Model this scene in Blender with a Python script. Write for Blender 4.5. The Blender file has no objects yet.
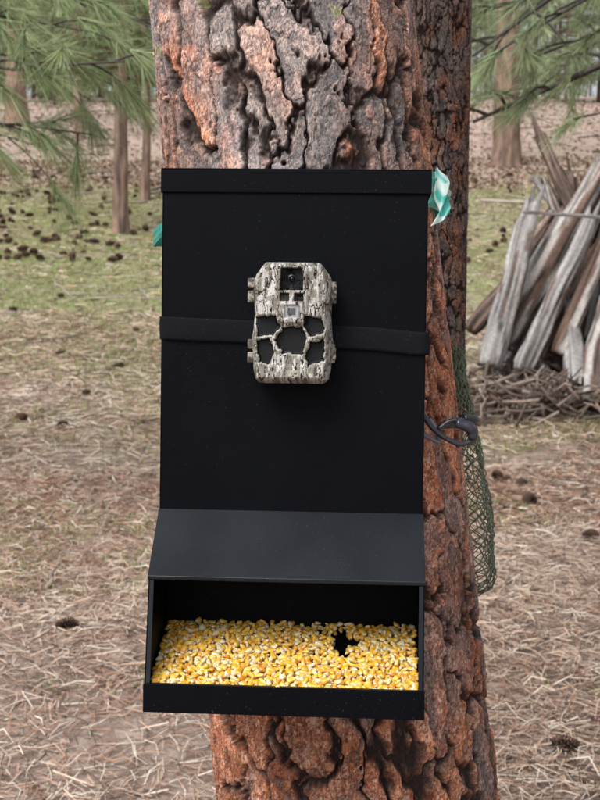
import bpy, math, random
import numpy as np
from mathutils import Matrix, Vector
random.seed(7); rng=np.random.default_rng(7)
scene=bpy.context.scene
# ------------------------------------------------------------------ noise
def hsh(i,j,k,seed):
    i=np.asarray(i).astype(np.int64);j=np.asarray(j).astype(np.int64);k=np.asarray(k).astype(np.int64)
    n=(i*374761393+j*668265263+k*2147483647+seed*974634777)&0xffffffff
    n=((n^(n>>13))*1274126177)&0xffffffff
    n=((n^(n>>16))*2246822519)&0xffffffff
    n=n^(n>>15)
    return (n&0xffffff)/float(0xffffff)
def vn(x,y,z,seed=0):
    x,y,z=np.broadcast_arrays(np.asarray(x,float),np.asarray(y,float),np.asarray(z,float))
    i=np.floor(x);j=np.floor(y);k=np.floor(z)
    fx=x-i;fy=y-j;fz=z-k
    fx=fx*fx*(3-2*fx);fy=fy*fy*(3-2*fy);fz=fz*fz*(3-2*fz)
    r=0
    for a in(0,1):
        for b in(0,1):
            for c in(0,1):
                r=r+hsh(i+a,j+b,k+c,seed)*(fx if a else 1-fx)*(fy if b else 1-fy)*(fz if c else 1-fz)
    return r
def fbm(x,y,z,seed=0,o=4):
    r=0;a=.5;s=1;t=0
    for q in range(o):
        r=r+a*vn(x*s,y*s,z*s,seed+q*17);t+=a;a*=.5;s*=2.03
    return r/t
def voro(u,v,per,seed):
    i=np.floor(u);j=np.floor(v)
    F1=np.full(u.shape,9.);F2=np.full(u.shape,9.);ID=np.zeros(u.shape)
    for a in(-1,0,1):
        for b in(-1,0,1):
            ci=i+a;cj=j+b;cm=np.mod(ci,per)
            px=ci+.1+.8*hsh(cm,cj,0,seed);py=cj+.1+.8*hsh(cm,cj,1,seed)
            d=np.hypot(px-u,py-v);idv=hsh(cm,cj,2,seed)
            m=d<F1
            F2=np.where(m,F1,np.minimum(F2,d));ID=np.where(m,idv,ID);F1=np.where(m,d,F1)
    return F1,F2,ID
def sstep(a,b,x):
    t=np.clip((x-a)/(b-a),0,1);return t*t*(3-2*t)
def mixc(a,b,t):
    t=np.asarray(t)[...,None];return np.asarray(a)*(1-t)+np.asarray(b)*t
# ------------------------------------------------------------------ mesh helpers
def mesh_np(name,V,F,mat=None,col=None,smooth=True,parent=None):
    V=np.asarray(V,np.float32).reshape(-1,3);F=np.asarray(F,np.int32)
    me=bpy.data.meshes.new(name);k=F.shape[1];n=len(F)
    me.vertices.add(len(V));me.vertices.foreach_set('co',V.ravel())
    me.loops.add(n*k);me.loops.foreach_set('vertex_index',F.ravel())
    me.polygons.add(n);me.polygons.foreach_set('loop_start',np.arange(0,n*k,k,dtype=np.int32))
    try: me.polygons.foreach_set('loop_total',np.full(n,k,dtype=np.int32))
    except Exception: pass
    me.polygons.foreach_set('use_smooth',np.full(n,smooth,dtype=bool))
    me.update(calc_edges=True);me.validate()
    if col is not None:
        c=np.asarray(col,np.float32).reshape(-1,col.shape[-1])
        if c.shape[1]==3:c=np.hstack([c,np.ones((len(c),1),np.float32)])
        at=me.color_attributes.new(name='Col',type='FLOAT_COLOR',domain='POINT');at.data.foreach_set('color',c.ravel())
    ob=bpy.data.objects.new(name,me);scene.collection.objects.link(ob)
    if mat:me.materials.append(mat)
    if parent:ob.parent=parent
    return ob
def gridF(n,m,wrap=False,flip=False):
    mm=m if wrap else m-1
    i,j=np.meshgrid(np.arange(n-1),np.arange(mm),indexing='ij');j2=(j+1)%m
    F=np.stack([i*m+j,i*m+j2,(i+1)*m+j2,(i+1)*m+j],-1).reshape(-1,4)
    return F[:,::-1] if flip else F
class Acc:
    def __init__(s):s.V=[];s.F=[];s.C=[];s.n=0
    def add(s,V,F,C):
        V=np.asarray(V,float).reshape(-1,3);F=np.asarray(F).reshape(-1,4)
        C=np.broadcast_to(np.asarray(C,float),V.shape) if np.ndim(C)==1 else np.asarray(C).reshape(-1,3)
        s.V.append(V);s.F.append(F+s.n);s.C.append(C);s.n+=len(V)
    def tube(s,pts,rad,seg=8,col=(.1,.07,.05),caps=True,jit=0,seed=0,jf=.35,ja=1.5):
        pts=np.asarray(pts,float);n=len(pts);rad=np.broadcast_to(np.asarray(rad,float),(n,))
        T=np.gradient(pts,axis=0);T/=np.linalg.norm(T,axis=1)[:,None]+1e-9
        up=np.array([0,0,1.]) if abs(T[0][2])<.9 else np.array([1.,0,0])
        a=np.arange(seg)/seg*2*math.pi;P=np.zeros((n,seg,3))
        N=np.cross(T[0],up);N/=np.linalg.norm(N)
        for q in range(n):
            N=N-T[q]*np.dot(N,T[q]);N/=np.linalg.norm(N)+1e-9;B=np.cross(T[q],N)
            r=rad[q]*(1+(jit*(fbm(np.cos(a)*ja,np.sin(a)*ja,q*jf+seed*9.1,seed,2)-.5) if jit else 0))
            P[q]=pts[q]+(np.cos(a)*r)[:,None]*N+(np.sin(a)*r)[:,None]*B
        if caps:
            P=np.concatenate([np.repeat(pts[:1][:,None],seg,1),P,np.repeat(pts[-1:][:,None],seg,1)],0)
            if np.ndim(col)>1: col=np.concatenate([col[:1],col,col[-1:]],0)
        s.add(P,gridF(P.shape[0],seg,True),col)
    def needles(s,c,d,num,L,w,spread,col,cv=.3,droop=0.0):
        c=np.repeat(np.asarray(c,float),num,0);d=np.repeat(np.asarray(d,float),num,0);N=len(c)
        dd=d+rng.normal(0,spread,(N,3));dd[:,2]-=droop;dd/=np.linalg.norm(dd,axis=1)[:,None]+1e-9
        l=L*rng.uniform(.6,1.15,N)[:,None];sv=np.cross(dd,rng.normal(0,1,(N,3)));sv/=np.linalg.norm(sv,axis=1)[:,None]+1e-9
        p0=c-dd*0.01;p1=c+dd*l;p1[:,2]-=(l[:,0]**2)*droop*.8
        V=np.stack([p0-sv*w/2,p0+sv*w/2,p1+sv*w*.2,p1-sv*w*.2],1)
        C=np.asarray(col)*(1+cv*rng.normal(0,1,(N,1)).clip(-1.8,1.8));C=C*(1+rng.normal(0,.08,(N,3)))
        C=np.repeat(C.clip(.004,1)[:,None],4,1)
        s.add(V,np.arange(N*4).reshape(-1,4),C)
    def obj(s,name,mat,smooth=True,parent=None):
        return mesh_np(name,np.concatenate(s.V),np.concatenate(s.F),mat,np.concatenate(s.C),smooth,parent)
def empty(name):
    e=bpy.data.objects.new(name,None);scene.collection.objects.link(e);return e
# ------------------------------------------------------------------ materials
def newmat(name):
    m=bpy.data.materials.new(name);m.use_nodes=True
    return m,m.node_tree.nodes,m.node_tree.links,m.node_tree.nodes['Principled BSDF']
def vcmat(name,rough=.8,nscale=60,namt=.35,bump=.3,bdist=.002,stretch=(1,1,1),spec=.3,trans=0,sub=0,detail=6):
    m,N,L,b=newmat(name)
    a=N.new('ShaderNodeVertexColor');a.layer_name='Col'
    b.inputs['Roughness'].default_value=rough;b.inputs['Specular IOR Level'].default_value=spec
    out=a.outputs['Color']
    if namt:
        tc=N.new('ShaderNodeTexCoord');mp=N.new('ShaderNodeMapping');mp.inputs['Scale'].default_value=stretch
        nz=N.new('ShaderNodeTexNoise');nz.inputs['Scale'].default_value=nscale;nz.inputs['Detail'].default_value=detail;nz.inputs['Roughness'].default_value=.65
        L.new(tc.outputs['Object'],mp.inputs[0]);L.new(mp.outputs[0],nz.inputs['Vector'])
        mr=N.new('ShaderNodeMapRange');mr.inputs['From Min'].default_value=.3;mr.inputs['From Max'].default_value=.7
        mr.inputs['To Min'].default_value=1-namt;mr.inputs['To Max'].default_value=1+namt
        L.new(nz.outputs['Fac'],mr.inputs['Value'])
        vm=N.new('ShaderNodeVectorMath');vm.operation='SCALE';L.new(a.outputs['Color'],vm.inputs[0]);L.new(mr.outputs[0],vm.inputs['Scale'])
        out=vm.outputs[0]
        if bump:
            bp=N.new('ShaderNodeBump');bp.inputs['Strength'].default_value=bump;bp.inputs['Distance'].default_value=bdist
            L.new(nz.outputs['Fac'],bp.inputs['Height']);L.new(bp.outputs[0],b.inputs['Normal'])
    L.new(out,b.inputs['Base Color'])
    if trans:
        t=N.new('ShaderNodeBsdfTranslucent');L.new(out,t.inputs[0]);mx=N.new('ShaderNodeMixShader');mx.inputs[0].default_value=trans
        L.new(b.outputs[0],mx.inputs[1]);L.new(t.outputs[0],mx.inputs[2]);L.new(mx.outputs[0],N['Material Output'].inputs[0])
    return m
M_bark=vcmat('pine_bark',.95,380,.5,.4,.0008,spec=.08,stretch=(1,1,.55))
M_farbark=vcmat('far_bark',.9,9,.55,.8,.03,(1,1,.25),spec=.1)
M_needle=vcmat('pine_needles',.55,3,0,0,trans=.25,spec=.35)
M_farneedle=vcmat('far_pine_needles',.7,3,0,0,spec=.15)
M_litter=vcmat('needle_litter',.7,3,0,0,spec=.25)
M_wood=vcmat('dead_wood',.85,40,.3,.5,.004,spec=.15)
M_corn=vcmat('corn_kernel',.34,300,.12,.15,.0004,spec=.45)
M_camo=vcmat('camo_plastic',.55,500,.12,.2,.0003,spec=.3)
M_cone=vcmat('pine_cone',.8,80,.3,.2,.002,spec=.2)
M_ribbon=vcmat('plastic_ribbon',.4,60,.15,.3,.002,spec=.4,trans=.2)
M_net=vcmat('plastic_net',.5,60,.15,0,spec=.4)
def black(name,base,rough,bsc,bst,spec=.5):
    m,N,L,b=newmat(name)
    tc=N.new('ShaderNodeTexCoord')
    nz=N.new('ShaderNodeTexNoise');nz.inputs['Scale'].default_value=bsc;nz.inputs['Detail'].default_value=3
    L.new(tc.outputs['Object'],nz.inputs['Vector'])
    bp=N.new('ShaderNodeBump');bp.inputs['Strength'].default_value=bst;bp.inputs['Distance'].default_value=.0004
    L.new(nz.outputs['Fac'],bp.inputs['Height']);L.new(bp.outputs[0],b.inputs['Normal'])
    n2=N.new('ShaderNodeTexNoise');n2.inputs['Scale'].default_value=11;n2.inputs['Detail'].default_value=5;L.new(tc.outputs['Object'],n2.inputs['Vector'])
    mr=N.new('ShaderNodeMapRange');mr.inputs['To Min'].default_value=rough-.12;mr.inputs['To Max'].default_value=rough+.14
    L.new(n2.outputs['Fac'],mr.inputs['Value']);L.new(mr.outputs[0],b.inputs['Roughness'])
    cr=N.new('ShaderNodeValToRGB');cr.color_ramp.elements[0].color=(*[c*.7 for c in base],1);cr.color_ramp.elements[1].color=(*[c*1.4 for c in base],1)
    L.new(n2.outputs['Fac'],cr.inputs[0])
    # sparse dust specks
    n3=N.new('ShaderNodeTexNoise');n3.inputs['Scale'].default_value=420;n3.inputs['Detail'].default_value=2;L.new(tc.outputs['Object'],n3.inputs['Vector'])
    m3=N.new('ShaderNodeMapRange');m3.inputs[1].default_value=.70;m3.inputs[2].default_value=.78;L.new(n3.outputs['Fac'],m3.inputs[0])
    mx=N.new('ShaderNodeMix');mx.data_type='RGBA';L.new(m3.outputs[0],mx.inputs[0]);L.new(cr.outputs[0],mx.inputs[6]);mx.inputs[7].default_value=(.05,.045,.04,1)
    L.new(mx.outputs[2],b.inputs['Base Color'])
    b.inputs['Specular IOR Level'].default_value=spec
    return m
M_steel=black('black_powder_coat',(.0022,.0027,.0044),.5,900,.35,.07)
M_sheen=black('black_powder_coat_sky_sheen',(.0055,.0080,.0110),.36,900,.3,.28)  # same coat, sky sheen and lip highlight put into a lighter, bluer base
M_web=black('black_webbing',(.0065,.0065,.009),.85,1400,1.0,.12)
M_metal=black('dark_metal',(.03,.03,.04),.3,300,.2,.8)

# ------------------------------------------------------------------ terrain
ky=np.array([-600,0,3.2,6.5,9.5,15,22,32,60,90,200,900.]);kz=np.array([0,0,.03,.12,.315,.8,1.5,3.25,7.95,11.5,16,20.])
gy=np.arange(-600,900,.25);gz=np.interp(gy,ky,kz);ker=np.hanning(17);ker/=ker.sum();gz=np.convolve(np.pad(gz,8,mode='edge'),ker,'valid')
def ground(x,y):
    x=np.asarray(x,float);y=np.asarray(y,float)
    z=np.interp(y,gy,gz)
    f=np.clip(y/20,.15,1)
    return z+.35*f*(fbm(x/9,y/9,0,3,2)-.5)+.09*(fbm(x/1.3,y/1.3,0,5,3)-.5)
def axis(lo,hi,fine0,fine1,step):
    a=[fine0]
    while a[-1]<fine1:a.append(a[-1]+step)
    s=step
    while a[-1]<hi:s*=1.13;a.append(a[-1]+s)
    s=step
    while a[0]>lo:s*=1.13;a.insert(0,a[0]-s)
    return np.array(a)
gx_=axis(-500,500,-6,6,.08);gy_=axis(-300,800,1.5,17,.08)
X,Y=np.meshgrid(gx_,gy_)
Z=ground(X,Y)+.02*(fbm(X*6,Y*6,0,9,3)-.5)
mg,N,L,b=newmat('forest_floor')
tc=N.new('ShaderNodeTexCoord')
def noise(scale,detail=6,rough=.6,vec=None,dist=0):
    n=N.new('ShaderNodeTexNoise');n.inputs['Scale'].default_value=scale;n.inputs['Detail'].default_value=detail;n.inputs['Roughness'].default_value=rough;n.inputs['Distortion'].default_value=dist
    L.new(vec or tc.outputs['Object'],n.inputs['Vector']);return n
def ramp(fac,stops):
    r=N.new('ShaderNodeValToRGB');e=r.color_ramp.elements
    e[0].position,e[0].color=stops[0][0],(*stops[0][1],1);e[1].position,e[1].color=stops[-1][0],(*stops[-1][1],1)
    for p,c in stops[1:-1]:
        q=e.new(p);q.color=(*c,1)
    L.new(fac,r.inputs[0]);return r
def mix(f,a,c):
    m=N.new('ShaderNodeMix');m.data_type='RGBA'
    if isinstance(f,float):m.inputs[0].default_value=f
    else:L.new(f,m.inputs[0])
    L.new(a,m.inputs[6]);L.new(c,m.inputs[7]);return m.outputs[2]
n1=noise(22,8,.75,dist=1.2);r1=ramp(n1.outputs[0],[(.3,(.14,.09,.07)),(.43,(.37,.26,.21)),(.56,(.55,.43,.36)),(.72,(.70,.60,.52))])
n2=noise(1.7,10,.85,dist=.8);r2=ramp(n2.outputs[0],[(.38,(.15,.10,.075)),(.5,(.47,.35,.30)),(.62,(.70,.58,.50))])
c=mix(.55,r1.outputs[0],r2.outputs[0])
n3=noise(.45,5,.6);n4=noise(7,5,.7);r4=ramp(n4.outputs[0],[(.4,(.20,.25,.08)),(.7,(.44,.47,.22))])
sep=N.new('ShaderNodeSeparateXYZ');L.new(tc.outputs['Object'],sep.inputs[0])
mr=N.new('ShaderNodeMapRange');mr.inputs[1].default_value=6.5;mr.inputs[2].default_value=11.5;L.new(sep.outputs[1],mr.inputs[0])
mr2=N.new('ShaderNodeMapRange');mr2.inputs[1].default_value=38;mr2.inputs[2].default_value=25;L.new(sep.outputs[1],mr2.inputs[0])
rr=N.new('ShaderNodeMapRange');rr.inputs[1].default_value=.32;rr.inputs[2].default_value=.5;L.new(n3.outputs[0],rr.inputs[0])
def mul(a,bq):
    m=N.new('ShaderNodeMath');m.operation='MULTIPLY'
    for q,v in enumerate((a,bq)):
        if isinstance(v,float):m.inputs[q].default_value=v
        else:L.new(v,m.inputs[q])
    return m.outputs[0]
gm=mul(mul(mul(mr.outputs[0],mr2.outputs[0]),rr.outputs[0]),.66)
c=mix(gm,c,r4.outputs[0])
L.new(c,b.inputs['Base Color']);b.inputs['Roughness'].default_value=.95;b.inputs['Specular IOR Level'].default_value=.1
bp=N.new('ShaderNodeBump');bp.inputs['Strength'].default_value=.9;bp.inputs['Distance'].default_value=.03;L.new(n1.outputs[0],bp.inputs['Height']);L.new(bp.outputs[0],b.inputs['Normal'])
mesh_np('ground',np.stack([X,Y,Z],-1),gridF(*X.shape),mg)

# ---- needle litter
A=Acc()
def litter(n,y0,y1,L0,w,zoff=.006):
    y=np.sqrt(rng.uniform(y0**2,y1**2,n));x=rng.uniform(-1,1,n)*(y*.29+1.0)
    k=fbm(x*1.4,y*1.4,0,31,3)>rng.uniform(-.05,.58,n);x=x[k];y=y[k];n=len(x)
    a=fbm(x*2.2,y*2.2,0,33,2)*12+rng.normal(0,.9,n);l=L0*rng.uniform(.4,1.1,n);el=rng.normal(0.02,.16,n)
    d=np.stack([np.cos(a)*np.cos(el),np.sin(a)*np.cos(el),np.sin(el)],-1)
    c=np.stack([x,y,ground(x,y)+zoff+rng.uniform(0,.02,n)],-1)
    s=np.stack([-np.sin(a),np.cos(a),rng.normal(0,.5,n)],-1);ww=w*rng.uniform(.6,1.3,n)[:,None]
    h=d*l[:,None]/2;bend=s*l[:,None]*rng.normal(0,.10,n)[:,None]
    V=np.stack([c-h-s*ww/2,c-h+s*ww/2,c+bend+s*ww/2,c+bend-s*ww/2,c+h+s*ww*.3,c+h-s*ww*.3],1)
    t=rng.uniform(0,1,n);pt=(fbm(x*.9,y*.9,0,35,3)-.5)*1.4
    C=mixc((.36,.195,.125),(.72,.56,.43),np.clip(t+pt,0,1));g=rng.uniform(0,1,n)<.22;C[g]=np.array([.74,.65,.55]);g=rng.uniform(0,1,n)<.22;C[g]=np.array([.11,.07,.05])
    C=np.repeat(C[:,None],6,1)
    base=(np.arange(n)*6)[:,None]
    F=np.concatenate([base+[0,1,2,3],base+[3,2,4,5]])
    A.add(V,F,C)
litter(95000,2.6,7.5,.145,.0028)
litter(65000,6,14,.17,.0055)
litter(24000,12,30,.24,.011)
A.obj('fallen_pine_needles',M_litter,False)
# grass
A=Acc();n=130000
y=np.sqrt(rng.uniform(7.**2,34**2,n));x=rng.uniform(-1,1,n)*(y*.29+1.5)
dens=sstep(.32,.54,fbm(x*.35,y*.35,0,41,3))*sstep(6.5,11.5,y)*(1-sstep(26,34,y))*np.where(x<0,1,.6)
k=rng.uniform(0,1,n)<dens;x=x[k];y=y[k]
A.needles(np.stack([x,y,ground(x,y)],-1),np.tile([0,0,1.],(len(x),1)),2,.055,.007,.6,(.27,.33,.11),.3)
n=18000;y=rng.uniform(4,9,n);x=rng.uniform(-1,1,n)*(y*.29+1);k=fbm(x*1.1,y*1.1,0,43,3)>.56;x=x[k];y=y[k]
A.needles(np.stack([x,y,ground(x,y)],-1),np.tile([0,0,1.],(len(x),1)),2,.05,.004,.6,(.25,.32,.10),.3)
A.obj('grass',M_litter,False)
# fallen twigs and branches, also up on the slope
A=Acc()
for q in range(560):
    y=math.sqrt(random.uniform(9,700)) if q<380 else random.uniform(26,58);x=random.uniform(-1,1)*(y*.29+1)
    k=1 if y<10 else 1.6 if y<26 else 3.2
    a=random.uniform(0,6.28);l=random.uniform(.12,.7)*k;m=6
    t=np.linspace(-.5,.5,m);px=x+np.cos(a)*t*l+rng.normal(0,.012*k,m);py=y+np.sin(a)*t*l+rng.normal(0,.012*k,m)
    r=random.uniform(.003,.009)*k*(1 if y<26 else 1.5);g=random.random()
    A.tube(np.stack([px,py,ground(px,py)+r+.01],-1),np.linspace(r,r*.4,m),6,mixc((.10,.07,.055),(.50,.43,.38),g),jit=.3,seed=q)
A.obj('fallen_twigs',M_wood)
# bark flakes / dead leaves / clods
A=Acc();n=36000
y=np.sqrt(rng.uniform(7,34**2,n));y[-9000:]=rng.uniform(28,62,9000);x=rng.uniform(-1,1,n)*(y*.29+1);a=rng.uniform(0,6.28,n);s=rng.uniform(.006,.022,n)*(.7+y/12)
z=ground(x,y)+.012;P=[]
for q,(da,rr_) in enumerate(((0,1),(1.4,.6),(3.0,1.1),(4.6,.5))):
    P.append(np.stack([x+np.cos(a+da)*s*rr_,y+np.sin(a+da)*s*rr_,z+rng.uniform(0,.014,n)+np.where(y>28,.05,0)*(q>1)],-1))
t=rng.uniform(0,1,n);C=mixc((.07,.042,.03),(.48,.33,.26),t)
A.add(np.stack(P,1),np.arange(4*n).reshape(-1,4),np.repeat(C[:,None],4,1));A.obj('bark_flakes',M_litter,False)
# pine cones
def cone_geo():
    A=Acc();Hh=.095
    t=np.linspace(0,1,9);A.tube(np.stack([t*0,t*0,t*Hh],-1),.016*np.sin(np.pi*np.clip(t*.9+.08,0,1))+.003,8,(.04,.025,.018))
    n=90
    for q in range(n):
        t=(q+.5)/n;a=q*2.39996;R=.037*math.sin(math.pi*min(1,t*.82+.14))**.8;zz=t*Hh*.95
        o=np.array([math.cos(a),math.sin(a),0]);sd=np.array([-math.sin(a),math.cos(a),0]);up=np.array([0,0,1.])
        p0=o*.008+up*zz;p1=o*R+up*(zz+.006-.012*(1-t)+.01*t);w=.009
        V=[p0-sd*w*.4,p0+sd*w*.4,p1+sd*w*.7,p1-sd*w*.7,p1+up*.003+sd*w*.6,p1+up*.003-sd*w*.6,p0+up*.003+sd*w*.3,p0+up*.003-sd*w*.3]
        cc=np.array([[.05,.03,.02]]*2+[[.18,.11,.075]]*4+[[.05,.03,.02]]*2)
        A.add(V,[[0,1,2,3],[3,2,4,5],[5,4,6,7]],cc)
    return np.concatenate(A.V),np.concatenate(A.F),np.concatenate(A.C)
cV,cF,cC=cone_geo();A=Acc()
def put_cone(x,y,s=1):
    R=Matrix.Rotation(random.uniform(0,6.28),3,'Z')@Matrix.Rotation(random.uniform(1.1,1.8),3,'X')@Matrix.Rotation(random.uniform(0,6),3,'Z')
    V=(cV-[0,0,.045])@np.array(R).T*s+[x,y,float(ground(x,y))+.035*s];A.add(V,cF,cC*random.uniform(.4,1.0))
for (x,y,s) in [(1.28,6.55,1.05),(1.19,7.1,.9),(1.33,4.75,.8),(.82,3.55,.8),(-.2,3.15,.7),(-.92,4.6,.8)]:put_cone(x,y,s)
for q in range(44):
    y=random.uniform(5.5,15);put_cone(random.uniform(-1,1)*(y*.28+.6),y,random.uniform(.6,1.0))
for q in range(190):
    y=random.uniform(18,31);px=random.gauss(45,55) if random.random()<.75 else random.uniform(420,620);put_cone((px-300)/1200*y,y,random.uniform(1.0,1.7))
A.obj('pine_cones',M_cone)

# ------------------------------------------------------------------ bark trunks
def trunk(name,P0,D,tk,Rf,ncol,cellw,seed,warm,path=None,parent=None,dark=1.0,moss=True,rel=1.0):
    sr=np.arange(ncol)/ncol*2*math.pi
    t=tk[:,None];th=(sr-.55*np.sin(sr+math.pi/2))[None,:];T=t+0*th;TH=th+0*t
    R=Rf(T);Rm=float(Rf(np.array(0.)));circ=2*math.pi*Rm;K=cellw/.05
    cx,cy=np.cos(TH)*Rm/K,np.sin(TH)*Rm/K;S=T/K
    w1=fbm(cx*11,cy*11,S*6,seed,2)-.5;w2=fbm(cx*11+7,cy*11,S*8+3,seed+1,2)-.5
    w3=fbm(cx*60,cy*60,S*40,seed+2,3)-.5;w4=fbm(cx*60,cy*60+9,S*45,seed+3,3)-.5
    u=TH/(2*math.pi)
    n1=max(5,int(circ/cellw))
    F1,F2,I1=voro(u*n1+w1*1.9+w3*.85,S/.16+w2*1.5+w4*.4,n1,seed+5);e1=(F2-F1)
    n3=max(9,int(circ/(cellw*.36)))
    G1,G2,I3=voro(u*n3+w1*4+w3*2.4,S/.030+w2*5+w4*1.3,n3,seed+16);e3=(G2-G1)
    g=fbm(cx*38+w3*3.2,cy*38+w4*3.2,S*21+w4*2.6+I1*40,seed+6,4)
    lev=np.clip((g-.22)*19,0,11.99);li=np.floor(lev);fr=lev-li
    lid=hsh(li,np.floor(I1*997),0,seed+7)
    g2=fbm(cx*95+w4*4,cy*95+w3*4,S*55+li*5.3,seed+8,3)
    lev2=(g2-.2)*13;l2=np.floor(lev2);fr2=lev2-l2;lid2=hsh(l2,li,1,seed+9)
    f=fbm(cx*160,cy*160,S*120,seed+10,3);st=fbm(cx*120,cy*120,S*26,seed+12,3)
    wid=.10+.22*sstep(.42,.62,fbm(cx*14,cy*14,S*5,seed+18,2))
    c1=sstep(.01,1,e1/wid);c3=sstep(0,.10,e3)
    h=c1*.0088+c1*(sstep(0,.10,fr)*.0007+l2*.00012+I3*.0022+I1*.0028+c3*.0009)+(f-.5)*.0013+(st-.5)*.0012
    big=fbm(cx*7,cy*7,S*4,seed+13,2);h=h*K*rel+(big-.5)*.008*K
    r=R-.012*K+h
    D=np.array(D)/np.linalg.norm(D);ax=np.cross([0,1,0],D);ax/=np.linalg.norm(ax);ay=np.cross(D,ax)
    base=(np.array(P0)+D*t) if path is None else path(tk)
    P=base[:,None,:]+(np.cos(TH)*r)[...,None]*ax+(np.sin(TH)*r)[...,None]*ay
    red=np.array([.34,.125,.070]);org=np.array([.52,.245,.135]);pink=np.array([.52,.40,.35]);grey=np.array([.26,.235,.235]);dk=np.array([.036,.026,.024])
    lo=fbm(cx*9+3,cy*9,S*5,seed+14,3)
    wm=np.clip(warm(T)+(lo-.5)*2.4+(I1-.5)*.7+(I3-.5)*.5,0,1)
    C=mixc(grey,red,wm)
    a=sstep(.55,.8,lid)*.85;C=C*(1-a[...,None])+mixc(pink*.85,org,wm)*a[...,None]
    a=sstep(.74,.82,lid2)*.65;C=C*(1-a[...,None])+mixc(pink,pink*.7+org*.3,wm)*a[...,None]
    a=sstep(.38,.28,lid2)*.65;C=C*(1-a[...,None])+mixc(grey*.42,red*.45,wm)*a[...,None]
    C=C*(.6+.55*f+.45*(st-.3))[...,None]*(.75+.5*I1)[...,None]*(.68+.7*I3)[...,None]*(.55+.45*sstep(0,.12,fr))[...,None]*(.75+.25*sstep(0,.15,fr2))[...,None]*(.48+.52*sstep(0,.09,e3))[...,None]  # bark tone variation, plus painted shadow along the flake edges
    fu=sstep(.1,1.3,(e1+(f-.5)*.10)/wid)
    C=dk*(1-fu)[...,None]+C*fu[...,None]
    if moss:
        lc_=sstep(.70,.76,fbm(cx*25,cy*25,S*25,seed+15,3))*sstep(.38,.46,T)*(T<1.5)
        C=C*(1-.45*lc_[...,None])+np.array([.30,.31,.12])*(.45*lc_[...,None])
    return mesh_np(name,P,gridF(*T.shape,wrap=True),M_bark,(C*dark).clip(.004,.8),True,parent)
def tk(lo,f0,f1,hi,step):
    a=list(np.arange(f0,f1,step));s=step
    while a[-1]<hi:s=min(s*1.15,.25);a.append(a[-1]+s)
    s=step
    while a[0]>lo:s=min(s*1.15,.08);a.insert(0,a[0]-s)
    return np.array(a)
CP0=np.array([.026,1.632,1.421]);CD=np.array([-.096,.100,.99]);CD/=np.linalg.norm(CD)
host=empty('ponderosa_pine_tree')
def hostpath(t):
    tt=np.minimum(t,1.2)[:,None];ex=np.maximum(t-1.2,0)[:,None]
    return CP0+CD*tt+np.array([0,0,1.])*ex+CD*[1,1,0]*(4*(1-np.exp(-ex/4)))
trunk('trunk',CP0,CD,tk(-1.55,-.66,.62,13,.0014),lambda t:.184-.017*np.clip(t,-1,.6)-.0128*np.clip(t-.6,0,13)+.05*np.clip(-t-.8,0,2)**1.5,600,.043,131,lambda t:.62-.55*t,hostpath,host,1.06)
A=Acc()
def limb(A,p0,d,L,r,nt=6,droop=.15,col=(.13,.085,.06),tufts=8,nn=45,nl=.17,nw=.0022,ncol=(.10,.15,.045),spread=.45,tw=.35,start=.35,seed=0,wig=.12):
    d=np.array(d,float);d/=np.linalg.norm(d);m=12;t=np.linspace(0,1,m)
    P=np.array(p0)+d*(t*L)[:,None];P[:,2]-=droop*L*t**2
    P[:,0]+=(vn(t*5,seed,1.5,3)-.5)*L*wig*t;P[:,2]+=(vn(t*5,seed,7.5,3)-.5)*L*wig*t
    A.tube(P,r*(1-.8*t),6,col,jit=.3,seed=seed)
    for q in range(tufts):
        s=start+(1-start)*(q+random.random()*.6)/tufts
        i=min(m-2,int(s*(m-1)));b0=P[i]+(P[i+1]-P[i])*(s*(m-1)-i)
        dd=d*.7+np.array([random.gauss(0,.6),random.gauss(0,.6),random.gauss(.1,.4)]);dd/=np.linalg.norm(dd)
        l=tw*random.uniform(.4,1.1);mm=5;tt=np.linspace(0,1,mm);Q=b0+dd*(tt*l)[:,None];Q[:,2]-=.35*l*tt**2
        A.tube(Q,r*.22*(1-.6*tt)+.0015,5,col)
        dq=Q[-1]-Q[-2];dq/=np.linalg.norm(dq)
        cs=Q[-1]-dq*np.linspace(0,.14,4)[:,None]*(nl/.17)
        A.needles(cs,np.tile(dq,(4,1)),nn//4,nl,nw,spread,np.array(ncol)*random.uniform(.7,1.35),.25,droop=.25)
for q in range(24):
    t=random.uniform(4.2,12.8);b0=hostpath(np.array([t]))[0];a=random.uniform(0,6.28)
    limb(A,b0,(math.cos(a),math.sin(a),.15),random.uniform(.8,2.2)*(1.25-t/16),.03,tufts=8,nn=28,nl=.2,nw=.006,tw=.5,seed=q)
A.obj('crown',M_farneedle,False,host)
# second trunk, slimmer, standing just behind
tree2=empty('pine_tree')
trunk('trunk',(.288,2.55,1.4),(0.004,.0,1),tk(-1.6,-.5,.85,9,.0022),lambda t:.062-.003*np.clip(t,-1,9),300,.015,211,lambda t:.42+0*t,None,tree2,.46,False,1.3)
A=Acc()
for q in range(16):
    t=random.uniform(1.9,7.4);a=random.uniform(0,6.28)
    limb(A,(.288,2.55,1.4+t),(math.cos(a),math.sin(a),.2),random.uniform(.5,1.2),.012,tufts=6,nn=32,nl=.18,nw=.004,tw=.3,seed=q+50)
A.obj('crown',M_farneedle,False,tree2)

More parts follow.
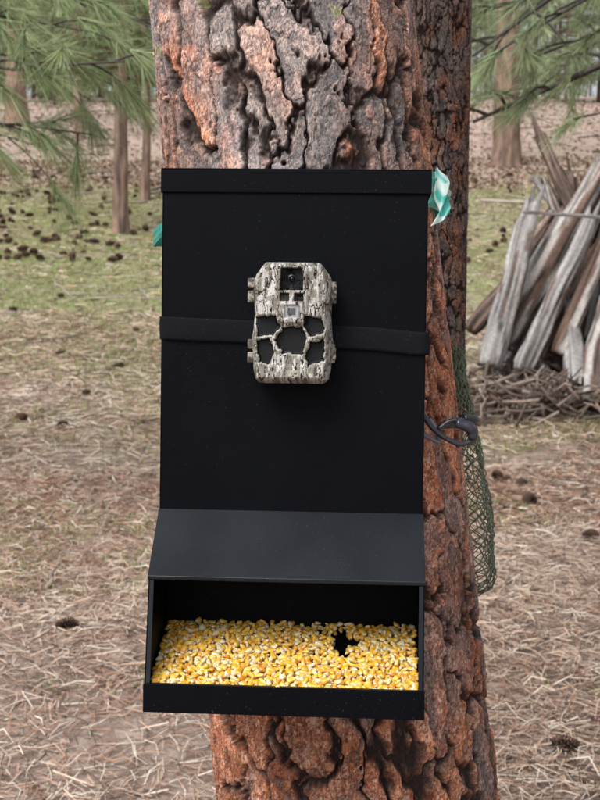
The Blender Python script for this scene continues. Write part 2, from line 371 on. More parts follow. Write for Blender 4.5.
# ------------------------------------------------------------------ other trees
def farbark(A,x,y,r,H,seed,lean=(0,0),seg=20,rows=60):
    z0=float(ground(x,y))-.1;t=np.linspace(0,1,rows)**1.3
    P=np.stack([x+lean[0]*t*H+.05*np.sin(t*7+seed),y+lean[1]*t*H,z0+t*H],-1)
    rad=r*(1-.85*t)*(1+.35*np.exp(-t*H/.35))
    th=np.arange(seg)/seg*6.283
    k=vn(np.cos(th)[None,:]*3,np.sin(th)[None,:]*3,(t*H)[:,None]*1.6,seed)
    k2=vn(np.cos(th)[None,:]*7,np.sin(th)[None,:]*7,(t*H)[:,None]*4,seed+1)
    C=mixc((.09,.07,.06),(.36,.235,.18),np.clip(k*.9+k2*.5-.2,0,1))
    A.tube(P,rad,seg,C,jit=.35,seed=seed)
    return P
def pine(name,x,y,r,H,crown0,nl,seed,lean=(0,0),nn=28,clen=1.6,green=(.10,.14,.05)):
    random.seed(seed);e=empty(name);A=Acc();P=farbark(A,x,y,r,H,seed,lean)
    A.obj('trunk',M_farbark,True,e);A=Acc()
    for q in range(nl):
        zt=crown0+(H-crown0)*random.random()**1.2;f=zt/H
        b0=np.array([np.interp(zt,P[:,2]-P[0,2],P[:,0]),np.interp(zt,P[:,2]-P[0,2],P[:,1]),P[0,2]+zt]);a=random.uniform(0,6.28)
        l=clen*(1.15-f)*random.uniform(.6,1.2)+.2
        limb(A,b0,(math.cos(a),math.sin(a),random.uniform(-.1,.3)),l,.02+.012*l,tufts=7,nn=nn,nl=.26,nw=.014,tw=.45,start=.3,ncol=green,seed=q+seed,spread=.5)
    A.obj('crown',M_farneedle,False,e);return e
pine('pine_tree',-3.2,22,.14,11,2.6,55,11,green=(.24,.30,.15),clen=1.3)
pine('pine_tree',-3.35,26.5,.10,8,2.6,40,12,green=(.24,.30,.15))
pine('pine_tree',-10.4,45,.42,20,8,36,13,(-.01,0),green=(.20,.26,.13))
pine('pine_tree',5.35,32,.36,18,6,40,14,green=(.20,.26,.13))
pine('pine_tree',-7.2,40,.16,12,3,45,15,green=(.24,.30,.15))
def neartree(name,x,y,r,H,limbs,seed,kw):
    random.seed(seed);e=empty(name);A=Acc();P=farbark(A,x,y,r,H,seed);A.obj('trunk',M_farbark,True,e);A=Acc()
    for q,(p0,p1,rr_,tf) in enumerate(limbs):
        p0=np.array(p0);p1=np.array(p1);d=p1-p0;Ln=np.linalg.norm(d);d=d/Ln;d[2]+=.15
        limb(A,p0,d,Ln,rr_,tufts=tf,seed=q+seed,**kw)
    for q in range(18):
        t=random.uniform(3.9,H);a=random.uniform(0,6.28);limb(A,(x,y,t),(math.cos(a),math.sin(a),.1),random.uniform(.6,1.6),.02,tufts=8,nn=36,nl=.2,nw=.006,tw=.4,seed=q)
    A.obj('crown',M_needle,False,e)
kwL=dict(nn=120,nl=.20,nw=.0036,tw=.36,start=.45,ncol=(.27,.33,.165),spread=.34,col=(.06,.045,.04),wig=.10)
neartree('pine_tree',-3.4,6.2,.14,8,[((-3.4,6.2,2.5),(-.85,5.6,2.38),.024,17),((-3.4,6.2,2.2),(-1.0,5.8,2.12),.018,11),((-3.4,6.3,2.8),(-.80,6.3,2.72),.024,17),((-3.4,6.2,2.3),(-1.3,6.6,2.05),.014,8),((-3.4,6.2,2.9),(-1.1,5.9,2.60),.018,11),((-3.4,6.2,2.6),(-.95,7.0,2.50),.020,12),((-3.4,6.2,3.0),(-.9,6.6,2.95),.020,12)],21,kwL)
kwR=dict(nn=96,nl=.18,nw=.0036,tw=.34,start=.35,ncol=(.26,.31,.17),spread=.40,col=(.055,.042,.038),wig=.10)
neartree('pine_tree',4.2,6.8,.15,9,[((4.2,6.8,3.1),(.98,6.6,2.26),.050,20),((4.2,6.8,3.4),(.95,6.9,2.66),.038,18),((4.2,6.8,3.0),(1.2,6.3,2.50),.028,15),((4.2,6.8,2.7),(1.35,6.2,2.22),.018,8),((4.2,6.8,3.5),(1.0,7.4,2.9),.026,17),((4.2,6.8,3.3),(1.05,6.2,2.62),.026,14),((4.2,6.8,3.2),(1.3,7.2,2.55),.022,12)],22,kwR)
# forest mass (instanced meshes)
random.seed(5)
forest=empty('pine_forest');vari=[]
for v in range(4):
    H=[14,17,11,7][v];c0=[5.0,7,2.6,.8][v];r=[.13,.19,.10,.07][v]
    a1=Acc();t=np.linspace(0,1,16);a1.tube(np.stack([.1*np.sin(t*5+v),0*t,t*H-.5],-1),r*(1-.85*t),10,(.14,.10,.082),jit=.3,seed=v)
    B=Acc()
    for q in range([46,46,52,48][v]):
        zt=c0+(H-c0)*random.random();a=random.uniform(0,6.28);l=(1.2-zt/H)*[2.2,2.6,2.0,1.5][v]*random.uniform(.6,1.1)+.2
        limb(B,(0,0,zt),(math.cos(a),math.sin(a),random.uniform(-.1,.3)),l,.03,tufts=7,nn=16,nl=.34,nw=.03,tw=.5,start=.3,ncol=[(.23,.28,.18),(.21,.26,.16),(.27,.32,.20),(.31,.37,.22)][v],seed=q+v*100,spread=.55)
    o1=a1.obj('trunk',M_farbark,True,forest);o2=B.obj('crown',M_farneedle,False,forest);vari.append((o1,o2))
placed=[]
for q in range(270):
    if q<135:
        y=random.uniform(64,135);x=random.uniform(-.42,.42)*y
    else:
        a=random.uniform(0,6.28);d=random.uniform(30,110);x=math.cos(a)*d;y=math.sin(a)*d
        if y>0 and abs(x)<.42*y: continue
        if y<0 and abs(x)<25 and y>-40: continue
    placed.append((x,y))
for px,y in [(60,56),(85,60),(48,70),(10,60),(135,66),(105,75),(470,66),(520,62),(560,58),(590,60),(545,70),(480,75),(70,62),(530,62),(595,60)]+[(random.uniform(-10,150),random.uniform(60,90)) for _ in range(20)]:
    placed.append(((px-300)/1200*y,y))
for k,(x,y) in enumerate(placed):
    v=(k%4) if k%3 else 3;s=random.uniform(.8,1.25);rz=random.uniform(0,6.28);z=float(ground(x,y))
    if k<4: v=k;objs=vari[v]
    else:
        objs=[]
        for o in vari[v]:
            c_=bpy.data.objects.new(o.name,o.data);scene.collection.objects.link(c_);c_.parent=forest;objs.append(c_)
    for o in objs:o.location=(x,y,z);o.scale=(s,s,s);o.rotation_euler=(0,0,rz)

# ------------------------------------------------------------------ wood pile
random.seed(9)
A=Acc()
def log(p0,p1,r,kind,seed,rows=44,seg=26):
    p0=np.array(p0,float);p1=np.array(p1,float);t=np.linspace(0,1,rows)
    P=p0+(p1-p0)*t[:,None];L_=np.linalg.norm(p1-p0)
    for k in range(3):P[:,k]+=(vn(t*2.2,seed*1.7,k*3.3,seed)-.5)*r*.9
    th=np.arange(seg)/seg*6.283
    s1=fbm(np.cos(th)[None,:]*3.2,np.sin(th)[None,:]*3.2,(t*L_)[:,None]*1.4,seed,3)
    s2=fbm(np.cos(th)[None,:]*9,np.sin(th)[None,:]*9,(t*L_)[:,None]*2.2,seed+3,2)
    ck=sstep(.012,.05,np.abs(fbm(np.cos(th)[None,:]*6,np.sin(th)[None,:]*6,(t*L_)[:,None]*.9,seed+5,2)-.5))
    if kind=='g':
        C=mixc((.17,.16,.155),(.54,.515,.50),np.clip((s1-.2)*1.6+(s2-.5)*1.0,0,1))
        bk=sstep(.62,.66,s1)[...,None];C=C*(1-bk)+np.array([.17,.11,.085])*bk
    elif kind=='r':C=mixc((.06,.045,.04),(.30,.205,.165),np.clip((s1-.3)*2+(s2-.5)*1.0,0,1))
    elif kind=='m':
        q=sstep(.47,.52,s1);C=mixc((.18,.12,.095),(.49,.455,.43),q)*(0.6+.7*s2)[...,None]
    else:C=mixc((.03,.023,.02),(.15,.115,.095),s2)
    C=C*(.3+.7*ck)[...,None]
    rad=r*(1-.15*t)*(1-.6*sstep(.9,1,t)*random.random())*(1-.3*sstep(.06,0,t)*random.random())
    A.tube(P,rad,seg,C,jit=.8,seed=seed,jf=.07,ja=2.6)
    V=A.V[-1].reshape(rows+2,seg,3);dirn=(p1-p0)/L_
    spl=hsh(np.arange(seg)//2,seed,0,3)**1.6
    V[-2]+=dirn*(spl*r*3.0)[:,None];V[-3]+=dirn*(spl*r*1.6)[:,None]
def pw(px,py,Y):
    return ((px-300)*Y/1200*1.01,Y,1.65+Y*math.tan(math.radians(-8)-math.atan((py-400)/1200)))
spec=[((487,368),(528,214),9.3,.095,'g'),((522,372),(579,224),9.2,.08,'g'),((505,340),(588,178),9.6,.10,'m'),((566,212),(532,128),9.9,.055,'r'),
((470,330),(540,225),9.8,.07,'r'),((545,330),(600,165),9.7,.09,'r'),((560,352),(612,200),9.3,.07,'m'),((573,392),(568,312),9.1,.08,'g'),((590,400),(604,300),9.0,.085,'m'),
((518,212),(640,221),9.1,.014,'g'),((600,380),(580,240),9.5,.07,'r'),((610,400),(640,200),9.3,.1,'m'),((500,400),(545,340),9.2,.05,'r'),((560,400),(530,345),9.2,.045,'g'),
((640,400),(600,150),9.8,.09,'r'),((590,310),(560,175),10,.06,'d'),((540,395),(620,330),9.05,.04,'r'),((575,245),(530,180),10.1,.035,'g'),
((600,330),(545,190),9.9,.06,'m'),((585,340),(615,170),9.6,.07,'g'),((500,300),(575,200),9.9,.05,'d'),((520,260),(560,190),10,.05,'m'),
((540,360),(590,250),9.4,.045,'r'),((512,300),(560,205),9.7,.04,'g')]
for q,(a,b_,Y_,r,k) in enumerate(spec):log(pw(*a,Y_),pw(*b_,Y_+.35),r,k,300+q)
cx0,cy0=2.65,9.95
for q in range(78):
    a=random.uniform(0,6.28);R=random.uniform(.55,1.45);x=cx0+math.cos(a)*R;y=cy0+math.sin(a)*R*.55
    hh=random.uniform(.9,1.75);aa=a+random.gauss(0,.7);top=(cx0+math.cos(aa)*R*.3+random.gauss(0,.2),cy0+.1+math.sin(aa)*.1,float(ground(x,y))+hh)
    log((x,y,float(ground(x,y))+.03),top,random.uniform(.018,.08),random.choice('grmgdrm'),400+q,30,18)
for q in range(110):
    x=random.uniform(1.4,4.0);y=cy0-.75+random.uniform(-.35,.5);a=random.gauss(.2,.8)+(math.pi if random.random()<.5 else 0);l=random.uniform(.15,.5);z=float(ground(x,y))+random.uniform(.03,.45)*min(1,(x-1.2)*.8)
    log((x,y,z),(x+math.cos(a)*l,y+math.sin(a)*.3*l,z+random.uniform(-.08,.28)),random.uniform(.01,.04),random.choice('rdmrd'),500+q,10,10)
for q in range(620):
    x=random.uniform(1.2,4.0);y=cy0-.9+random.uniform(-.35,.5);l=random.uniform(.12,.5);z=float(ground(x,y))+random.uniform(.01,.3);a=random.uniform(0,6.28)
    c_=mixc((.05,.035,.03),(.38,.30,.25),random.random())
    A.tube([(x,y,z),(x+math.cos(a)*l*.5,y+math.sin(a)*l*.3,z+random.uniform(-.05,.1)),(x+math.cos(a)*l,y+math.sin(a)*l*.5,z+random.uniform(-.05,.15))],random.uniform(.004,.012),5,c_)
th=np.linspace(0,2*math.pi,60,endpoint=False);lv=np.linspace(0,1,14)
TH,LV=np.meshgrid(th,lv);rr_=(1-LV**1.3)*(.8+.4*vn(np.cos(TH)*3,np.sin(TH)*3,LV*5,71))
Xc=cx0+.1+np.cos(TH)*rr_*1.15;Yc=cy0+.15+np.sin(TH)*rr_*.6;A.add(np.stack([Xc,Yc,ground(Xc,Yc)-.05+LV*1.25],-1),gridF(14,60,True),(.045,.03,.022))  # added dark inner cone, stands in for shade between the logs
A.obj('wood_pile',M_wood)

# ------------------------------------------------------------------ feeder
feeder=empty('wildlife_feeder')
camaxis=Vector((0,math.cos(math.radians(8)),-math.sin(math.radians(8))))
O=Vector((0,0,1.65))+camaxis*1.36
MF=Matrix.Translation(O)@Matrix.Rotation(math.radians(-5.8),4,'X')@Matrix.Rotation(math.radians(.8),4,'Y')@Matrix.Rotation(math.radians(-3),4,'Z')
feeder.matrix_world=MF
import bmesh
def prism(name,poly,x0,x1,mat,bev=.0008,parent=feeder):
    """polygon in (y,z) extruded along x"""
    n=len(poly);V=[(x0,*p) for p in poly]+[(x1,*p) for p in poly]
    F=[list(range(n))[::-1],[n+i for i in range(n)]]+[[i,(i+1)%n,n+(i+1)%n,n+i] for i in range(n)]
    me=bpy.data.meshes.new(name);me.from_pydata(V,[],F);me.update()
    bm=bmesh.new();bm.from_mesh(me);bmesh.ops.recalc_face_normals(bm,faces=bm.faces);bm.to_mesh(me);bm.free()
    ob=bpy.data.objects.new(name,me);scene.collection.objects.link(ob);me.materials.append(mat);ob.parent=parent
    if bev:
        b_=ob.modifiers.new('b','BEVEL');b_.width=bev;b_.segments=2;b_.limit_method='ANGLE'
        for p in me.polygons:p.use_smooth=True
        w=ob.modifiers.new('w','WEIGHTED_NORMAL')
    return ob
def boxp(name,x0,x1,y0,y1,z0,z1,mat,bev=.0008,parent=feeder):
    return prism(name,[(y0,z0),(y1,z0),(y1,z1),(y0,z1)],x0,x1,mat,bev,parent)
xc=-.0092;xl=xc-.15;xr=xc+.15;T=.0014
nx,nz=40,60
gx=np.linspace(xl+.0015,xr-.0015,nx);gz_=np.linspace(-.127,.2335,nz);GX,GZ=np.meshgrid(gx,gz_)
bul=.0016*(fbm(GX*9,GZ*9,0,77,2)-.5)*np.clip((np.minimum(GX-xl,xr-GX))/.03,0,1)
mesh_np('front_panel',np.stack([GX,bul,GZ],-1),gridF(nz,nx),M_steel,None,True,feeder)
boxp('side_panel_left',xl,xl+T,.0,.10,-.127,.2335,M_steel)
boxp('side_panel_right',xr-T,xr,.0,.10,-.127,.2335,M_steel)
boxp('back_panel',xl,xr,.10,.10+T,-.3355,.250,M_steel)
boxp('lid_top',xl-.0015,xr+.0035,-.003,.104,.2585,.260,M_steel,.0006)
boxp('lid_skirt_front',xl-.0015,xr+.0035,-.003,-.0012,.233,.2583,M_steel,.0006)
boxp('lid_skirt_left',xl-.0014,xl-.0002,-.001,.103,.233,.2583,M_steel,.0005)
boxp('lid_skirt_right',xr+.0021,xr+.0034,-.001,.103,.233,.2583,M_steel,.0005)
prism('hood',[(-.0005,-.1265),(-.069,-.1915),(-.069,-.1955),(-.0676,-.1955),(-.0676,-.1925),(-.0005,-.1290)],xl-.0008,xr+.0008,M_sheen,.0006)
side=[(.0995,-.1275),(-.001,-.1275),(-.0665,-.1925),(-.0875,-.3050),(-.0875,-.3345),(.0995,-.3345)]
prism('tray_side_left',side,xl,xl+T,M_steel,.0004);prism('tray_side_right',side,xr-T,xr,M_steel,.0004)
boxp('tray_front_lip',xl-.001,xr+.001,-.0895,-.0878,-.3355,-.3045,M_steel,.0006)
boxp('tray_lip_fold',xl+T,xr-T,-.0876,-.0815,-.3064,-.3050,M_sheen,.0005)
boxp('tray_floor',xl-.0005,xr+.0005,-.0878,.0995,-.3358,-.3346,M_steel,.0004)
boxp('baffle',xl+T,xr-T,.052,.0535,-.272,-.1285,M_steel,.0004)
prism('feed_ramp',[(.0985,-.262),(-.087,-.3215),(-.087,-.3230),(.0985,-.2635)],xl+T,xr-T,M_steel,.0002)
for nm,x0,x1 in(('flange_left',xl+T,xl+.0060),('flange_right',xr-.0060,xr-T)):
    prism(nm,[(-.0672,-.196),(-.0655,-.196),(-.0862,-.3045),(-.0874,-.3045)],x0,x1,M_sheen,.0003)
# ---- corn
def kernel_geo():
    rings=6;seg=10;t=np.linspace(0,1,rings);w=np.array([.0012,.0024,.0034,.0040,.0041,.0030]);th=np.array([.0010,.0017,.0021,.0023,.0022,.0013])
    a=np.arange(seg)/seg*6.283;V=[];C=[]
    for q in range(rings):
        x=np.sign(np.cos(a))*np.abs(np.cos(a))**.8*w[q];z=np.sign(np.sin(a))*np.abs(np.sin(a))**.8*th[q];V.append(np.stack([x,np.full(seg,(t[q]-.5)*.0105),z],-1));C.append(np.full(seg,t[q]))
    V=[np.tile([[0,-.0056,0]],(seg,1))]+V+[np.tile([[0,.0046,0]],(seg,1))];C=[np.zeros(seg)]+C+[np.ones(seg)*1.0]
    return np.concatenate(V),gridF(rings+2,seg,True),np.concatenate(C)
kV,kF,kt=kernel_geo()
holes=[(.052,.030,.013),(.050,.012,.012),(.053,-.004,.009),(.066,.026,.011),(.042,.032,.010),(.027,.040,.009),(.011,.046,.008),(.066,.010,.006),(.018,.042,.008),(.050,.044,.008)]
nrm=np.array([0,-.3076,.9515]);sl=np.array([0,-.9515,-.3076])
A=Acc();s0=math.hypot(.135,.043)
for layer,off in enumerate((.0035,.0065,.0095,.0112)):
    pts=[];tries=0;mind=.0058 if layer<3 else .010
    grid={}
    while tries<10000:
        tries+=1
        x=random.uniform(xl+.006,xr-.006);s=random.uniform(-.004,s0-.007)
        gk=(int(x//mind),int(s//mind));ok=True
        for a in(-1,0,1):
            for b_ in(-1,0,1):
                for p in grid.get((gk[0]+a,gk[1]+b_),[]):
                    if (p[0]-x)**2+(p[1]-s)**2<mind*mind:ok=False
        if not ok:continue
        yl=.050-s*.9515
        if any((x-h0)**2+(yl-h1)**2<(h2+.001*layer-.001)**2 for h0,h1,h2 in holes):continue
        grid.setdefault(gk,[]).append((x,s));pts.append((x,s))
    for x,s in pts:
        p=np.array([x,.050,-.2775])+sl*s+nrm*(off+random.gauss(0,.0008)+.0045*(float(vn(x*40,s*40,0,4))-.5))
        R=Matrix.Rotation(math.atan2(.3076,.9515),3,'X')@Matrix.Rotation(random.gauss(0,.42),3,'X')@Matrix.Rotation(random.gauss(0,.46),3,'Y')@Matrix.Rotation(random.uniform(0,6.28),3,'Z')@Matrix.Rotation(random.choice((0,math.pi))+random.gauss(0,.3)+(1.4 if random.random()<.14 else 0),3,'Y')
        sc=random.uniform(.66,1.0);V=(kV*[sc*random.uniform(.8,1.15),sc,sc*random.uniform(.9,1.3)])@np.array(R).T+p
        g=random.random()
        body=np.array([.84,.44,.022]) if g<.46 else np.array([.86,.54,.06]) if g<.74 else np.array([.78,.31,.014]) if g<.85 else np.array([.84,.72,.42])
        crown=np.array([.86,.76,.46]);tip=np.array([.84,.76,.56])
        C=mixc(body,crown,sstep(.74,1,kt)*random.uniform(.1,1));C=C*(1-sstep(.34,.05,kt)[:,None])+tip*sstep(.34,.05,kt)[:,None]
        A.add(V,kF,C*random.uniform(.8,1.05))
A.obj('corn_kernels',M_corn,True,feeder)
# ---- camera strap round the hopper
o=.0028;zL,zR=.0805,.0665
cor=[(xl-o,-o),(xr+o+.002,-o),(xr+o,.10+o),(xl-o,.10+o)];ring=[]
for k in range(4):
    a=np.array(cor[k]);b_=np.array(cor[(k+1)%4]);n=50 if k%2==0 else 16
    for q in range(n):ring.append(a+(b_-a)*(q/n))
ring=np.array(ring)
for _ in range(3):ring=np.roll(ring,1,0)*.25+ring*.5+np.roll(ring,-1,0)*.25
n=len(ring)
zc=zL+(zR-zL)*(ring[:,0]-xl)/(xr-xl)+.0022*(vn(np.arange(n)*.15,0,0,6)-.5)
W=np.linspace(-.013,.013,9)
outd=np.zeros_like(ring);d=np.roll(ring,-1,0)-np.roll(ring,1,0);outd[:,0]=d[:,1];outd[:,1]=-d[:,0];outd/=np.linalg.norm(outd,axis=1)[:,None]
P=np.zeros((n,18,3))
for k in range(9):
    e=.0004*(abs(k-4)>=3)
    wv=.0010*(vn(np.arange(n)*.22,k*.3,0,16)-.5)
    P[:,k,0]=ring[:,0]+outd[:,0]*(.0009-e+wv);P[:,k,1]=ring[:,1]+outd[:,1]*(.0009-e+wv);P[:,k,2]=zc+W[k]
    P[:,17-k,0]=ring[:,0]-outd[:,0]*.0006;P[:,17-k,1]=ring[:,1]-outd[:,1]*.0006;P[:,17-k,2]=zc+W[k]
P2=np.concatenate([P,P[:1]],0)
mesh_np('camera_strap',P2,gridF(n+1,18,True),M_web,None,True,feeder)
# ---- trail camera
tcam=empty('trail_camera')
tcx,tcz=-.0085,.0865;s_=1.31/1200
tcam.matrix_world=MF@Matrix.Translation((tcx,-.0045,tcz))
oz=np.array([-62,-60.5,-57,-48,-30,-18,-5,8,18,30,42,48,53,57,60,62.])*s_
ow=np.array([31,34.5,37.5,39.5,40.5,41.5,40,39,39.5,40.5,40,38,34.5,31.5,29,25.])*s_
nz,nx=250,180
zz=np.linspace(oz[0],oz[-1],nz);hw=np.interp(zz,oz,ow);uu=np.linspace(-1,1,nx)
U,ZZ=np.meshgrid(uu,zz);XX=U*hw[:,None]
edge=np.minimum((1-np.abs(U))*hw[:,None],np.minimum(ZZ-zz[0],zz[-1]-ZZ))
PXi=292+XX/s_;PYi=323-ZZ/s_
def inpoly(px,py,poly,soft=None):
    ins=np.zeros(px.shape,bool);n=len(poly)
    for q in range(n):
        x1,y1=poly[q];x2,y2=poly[(q+1)%n]
        c_=((y1>py)!=(y2>py))&(px<(x2-x1)*(py-y1)/(y2-y1+1e-9)+x1);ins^=c_
    return ins
def blurm(m,k=3):
    m=m.astype(float)
    for _ in range(k):
        m=(m+np.roll(m,1,0)+np.roll(m,-1,0))/3;m=(m+np.roll(m,1,1)+np.roll(m,-1,1))/3
    return m
wob=(vn(PXi*.35,PYi*.35,0,8)-.5)*2.6;wob2=(vn(PXi*.35,PYi*.35,5,8)-.5)*2.6
qx,qy=PXi+wob,PYi+wob2
blackm=np.zeros(U.shape,bool)
for poly in [[(256,318),(276,316),(282,327),(274,336),(259,337)],[(284,328),(302,327),(309,339),(304,354),(284,354),(276,341)],[(304,317),(323,318),(326,334),(312,337),(305,327)],
    [(257,341),(270,339),(276,352),(272,365),(261,363)],[(313,342),(326,340),(325,361),(310,367),(306,356)]]:blackm|=inpoly(qx,qy,poly)
win=inpoly(PXi,PYi,[(282,269),(303,269),(304,291),(281,291)])
slot=inpoly(PXi,PYi,[(281,294),(290,294),(290,302),(281,302)])|inpoly(PXi,PYi,[(295,294),(304,294),(304,302),(295,302)])
pir=inpoly(PXi,PYi,[(286,306),(300,306),(300,319),(286,319)])
bez=inpoly(PXi,PYi,[(277,264),(308,264),(308,324),(277,324)])
low=inpoly(PXi,PYi,[(268,366),(318,366),(314,383),(272,383)])
label=inpoly(PXi,PYi,[(288,371),(301,371),(301,377),(288,377)])
hmask=blurm(blackm,3)
x_,z_=XX*1000,ZZ*1000
ridge=np.abs(fbm(x_*.30,z_*.075,0,21,3)-.5)
ridge2=np.abs(fbm(x_*.62,z_*.2,3,22,3)-.5)
H=.046+.004*blurm(bez,4)+.003*blurm(low,3)-.007*hmask-.010*blurm(win,1)-.004*blurm(slot,1)-.002*blurm(pir,1)
H+=.0022*sstep(.0,.05,ridge)*(1-hmask)+.004*(vn(x_*.12,z_*.06,0,25)-.5)*(1-hmask)
ed=np.clip(edge/.009,0,1);H=H*np.sqrt(np.clip(1-(1-ed)**2.2,0,1))
H[0,:]=0;H[-1,:]=0;H[:,0]=0;H[:,-1]=0
lt=np.array([.55,.53,.50]);md=np.array([.24,.215,.185]);ol=np.array([.19,.18,.14]);dk=np.array([.024,.02,.018])
f1=fbm(x_*.22,z_*.06,0,26,3);f2=fbm(x_*.3,z_*.12,4,27,3)
C=mixc(md,lt,sstep(.42,.54,f1));C=C*(1-.8*sstep(.58,.63,f2)[...,None])+ol*.8*sstep(.58,.63,f2)[...,None]
C=C*(sstep(.014,.05,ridge)[...,None])+dk*(1-sstep(.014,.05,ridge)[...,None])
C=C*(.25+.75*sstep(.006,.034,ridge2))[...,None]
rim=np.clip(blurm(blackm,6)*2.4,0,1)*(~blackm)
C=C*(1-.7*rim[...,None])+np.array([.56,.53,.46])*.7*rim[...,None]
for m_,cc in((blackm,(.003,.003,.004)),(win,(.004,.004,.005)),(slot,(.005,.005,.005)),(pir,(.34,.35,.36)),(label,(.35,.33,.28))):C[m_]=cc
pe=inpoly(PXi,PYi,[(289,309),(297,309),(297,316),(289,316)]);C[pe]=(.10,.10,.11)
mesh_np('housing_front',np.stack([XX,-H,ZZ],-1),gridF(nz,nx),M_camo,C,True,tcam)
A=Acc()
per=np.array([(-w,z) for w,z in zip(ow,oz)]+[(w,z) for w,z in zip(ow[::-1],oz[::-1])]);n=len(per)
R0=np.stack([per[:,0],np.full(n,.0),per[:,1]],-1);R1=R0.copy();R1[:,1]=.0035
A.add(np.stack([R0,R1,np.repeat([[0,.0035,0]],n,0)]),gridF(3,n,True),(.2,.18,.14))
A.obj('housing_back',M_camo,False,tcam)
M_hinge,N,L,b=newmat('camo_hinge');tc=N.new('ShaderNodeTexCoord');nz_=noise(170,3,.6);rp=ramp(nz_.outputs[0],[(.4,(.025,.02,.016)),(.52,(.13,.115,.09)),(.64,(.34,.31,.26))]);L.new(rp.outputs[0],b.inputs['Base Color']);b.inputs['Roughness'].default_value=.6
def camobox(name,px0,px1,py0,py1,y0,y1):
    return boxp(name,(px0-292)*s_,(px1-292)*s_,y0,y1,(323-py1)*s_,(323-py0)*s_,M_hinge,.0012,tcam)
for q,(a,b_,c_,d) in enumerate([(246.5,254,278,288),(246.5,254,291,303),(247,254,340,350),(247,254,353,364),(330,336.5,281,303),(330,336,344,363)]):camobox('hinge_%d'%q,a,b_,c_,d,-.026,-.012)
for q,(a,b_,c_,d) in enumerate([(334,337.2,285,298),(333.5,337,347,360)]):camobox('latch_%d'%q,a,b_,c_,d,-.029,-.0255)
A=Acc()
def disc(A,c,r,col,bul=.002):
    a=np.arange(24)/24*6.283;V=[]
    for q in range(6):
        k=q/5;V.append(np.stack([c[0]+np.cos(a)*r*k,np.full(24,c[1]-bul*(1-k*k)),c[2]+np.sin(a)*r*k],-1))
    A.add(np.stack(V),gridF(6,24,True),col)
disc(A,(.0005,-.0415,43*s_),.0075,(.008,.008,.011));disc(A,(.0005,-.044,43*s_),.0035,(.004,.004,.01))
ML=vcmat('lens_glass',.15,10,.05,0,spec=.3);A.obj('lens',ML,True,tcam)

# ---- ribbon round the trunk (teal plastic flagging)
inv=np.array(MF.inverted())
def hostpt(zloc):
    for t in np.linspace(-1,1,801):
        w=CP0+CD*t;l=inv@np.append(w,1)
        if l[2]>=zloc:return l[:3]
A=Acc();n=300;a=np.linspace(0,2*math.pi,n);nw_=18;wr=np.linspace(-1,1,nw_)
cR=hostpt(.24)
right=np.clip(np.cos(a),0,1)**2;left=np.clip(-np.cos(a),0,1)**8
zc=.236+.029*np.cos(a)+.003*np.sin(a*9);wd=.007+.021*right+.004*left
P=np.zeros((n,nw_,3))
for k in range(nw_):
    fold=fbm(np.cos(a)*4+9,np.sin(a)*4,wr[k]*3.2,61,3)-.5
    r=.192+.006*right+.009*left+(.014*fold)*(.35+right)
    P[:,k,0]=cR[0]+np.cos(a)*r;P[:,k,1]=np.maximum(cR[1]+np.sin(a)*r,.1022);P[:,k,2]=zc+wr[k]*wd*(1+.25*fold)
t_=fbm(np.cos(a)[:,None]*5,np.sin(a)[:,None]*5,wr[None,:]*3.0,63,2)
C=mixc((.05,.36,.30),(.52,.62,.59),sstep(.5,.58,t_)*right[:,None])
A.add(P,gridF(n,nw_),C)
tt=np.linspace(0,1,40);Q=np.zeros((40,7,3))
for k in range(7):
    Q[:,k,0]=cR[0]+.174+.013*np.sin(tt*2.6)+(k-3)*.0026+.003*np.sin(tt*11+k*.8);Q[:,k,1]=cR[1]-.085-.018*tt+.004*np.cos(tt*9+k);Q[:,k,2]=.282-.066*tt+.0022*k
A.add(Q,gridF(40,7),mixc((.06,.38,.33),(.56,.66,.63),sstep(.45,.55,vn(tt[:,None]*5,np.arange(7)[None,:]*.6,0,3))))
rb=A.obj('flagging_ribbon',M_ribbon,True);rb.matrix_world=MF
# ---- hook / tie-down at the right side
A=Acc()
def sm(pts,n=40):
    pts=np.array(pts,float);t=np.linspace(0,len(pts)-1,n);o=np.stack([np.interp(t,range(len(pts)),pts[:,k]) for k in range(3)],-1)
    for _ in range(3):o[1:-1]=(o[:-2]+o[1:-1]*2+o[2:])/4
    return o
A.tube(sm([(.139,.05,-.012),(.150,.05,-.030),(.166,.05,-.043),(.186,.052,-.052),(.203,.056,-.046),(.205,.06,-.032),(.190,.06,-.022),(.172,.058,-.024),(.160,.055,-.034)]),.0032,10,(.03,.03,.04))
A.tube(sm([(.137,.055,-.038),(.150,.056,-.044),(.162,.058,-.050),(.158,.06,-.034),(.150,.06,-.022)]),.0025,8,(.16,.16,.2))
A.tube(sm([(.190,.058,-.020),(.205,.07,-.022),(.212,.10,-.028),(.215,.16,-.03),(.21,.25,-.03)]),.0045,8,(.02,.02,.025))
A.tube(sm([(.180,.050,-.026),(.197,.052,-.030),(.200,.054,-.044)],12),[.006]*4+[.007]*4+[.005]*4,8,(.03,.03,.045))
mth=vcmat('hook_metal',.28,30,.1,0,spec=.6)
A.obj('hook',mth,True,feeder)
boxp('hook_bracket',xr,xr+.002,.035,.07,-.05,-.005,M_metal,.0006)
A=Acc();n=120;a=np.linspace(-.62,math.pi+.62,n);cH=hostpt(-.035);P=np.zeros((n,4,3))
for k in range(4):
    P[:,k,0]=cH[0]+np.cos(a)*.197;P[:,k,1]=cH[1]+np.sin(a)*.197;P[:,k,2]=-.035+(k-1.5)*.004
A.add(P,gridF(n,4),(.015,.015,.018));
A.obj('tie_strap',M_net,True,feeder)
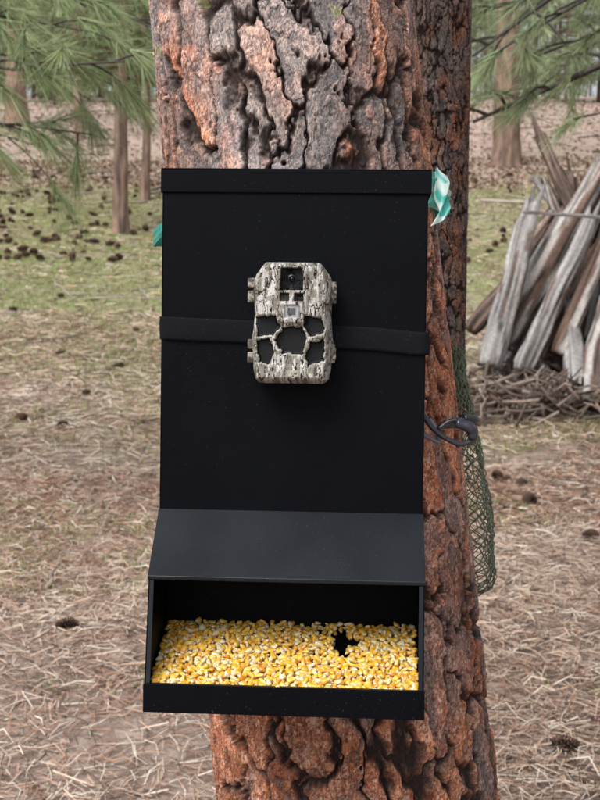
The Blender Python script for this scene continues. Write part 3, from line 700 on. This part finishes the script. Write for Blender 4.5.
# ---- green netting bag
A=Acc()
def netp(u,v):
    r=.014+.056*sstep(0,.8,v);r=r*np.sqrt(max(0,1-max(0,(v-.9)/.1)**2)) if v>.9 else r
    r*=1+.4*(float(vn(math.cos(u)*2,math.sin(u)*2,v*5,91))-.5)
    return (.236+.006*v+math.cos(u)*r,1.83+math.sin(u)*r,1.47-.39*v+.006*float(vn(u*2,v*9,3,9)))
nu,nv=26,52
for q in range(nu):
    for sgn in(1,-1):
        pts=np.array([netp((q+sgn*k*.5)/nu*6.2832,k/nv) for k in range(nv+1)])+rng.normal(0,.0020,(nv+1,3));A.tube(pts,.0010,4,(.12,.15,.10),caps=False)
A.obj('garden_netting',M_net)

# ------------------------------------------------------------------ light
el,rot=math.radians(52),math.radians(215)
w=bpy.data.worlds.new('World');scene.world=w;w.use_nodes=True;N=w.node_tree.nodes;L=w.node_tree.links
sky=N.new('ShaderNodeTexSky');sky.sky_type='NISHITA';sky.sun_disc=False;sky.sun_elevation=el;sky.sun_rotation=rot;sky.dust_density=3;sky.air_density=1
hs=N.new('ShaderNodeHueSaturation');hs.inputs['Saturation'].default_value=.3;L.new(sky.outputs[0],hs.inputs['Color'])
L.new(hs.outputs[0],N['Background'].inputs[0]);N['Background'].inputs[1].default_value=.15
sd=bpy.data.lights.new('sun','SUN');sd.energy=3.3;sd.angle=math.radians(35);sd.color=(1,.99,.97);so=bpy.data.objects.new('sun',sd);scene.collection.objects.link(so)
v=Vector((math.sin(rot)*math.cos(el),math.cos(rot)*math.cos(el),math.sin(el)));so.rotation_euler=v.to_track_quat('Z','Y').to_euler()
scene.view_settings.view_transform='Standard';scene.view_settings.look='None';scene.view_settings.exposure=0
cd=bpy.data.cameras.new('camera');co=bpy.data.objects.new('camera',cd);scene.collection.objects.link(co);scene.camera=co
co.location=(0,0,1.65);co.rotation_euler=(math.radians(82),0,0)
cd.sensor_fit='VERTICAL';cd.sensor_height=36;cd.sensor_width=27;cd.lens=54;cd.clip_start=.05;cd.clip_end=2000
cd.dof.use_dof=True;cd.dof.focus_distance=1.36;cd.dof.aperture_fstop=16
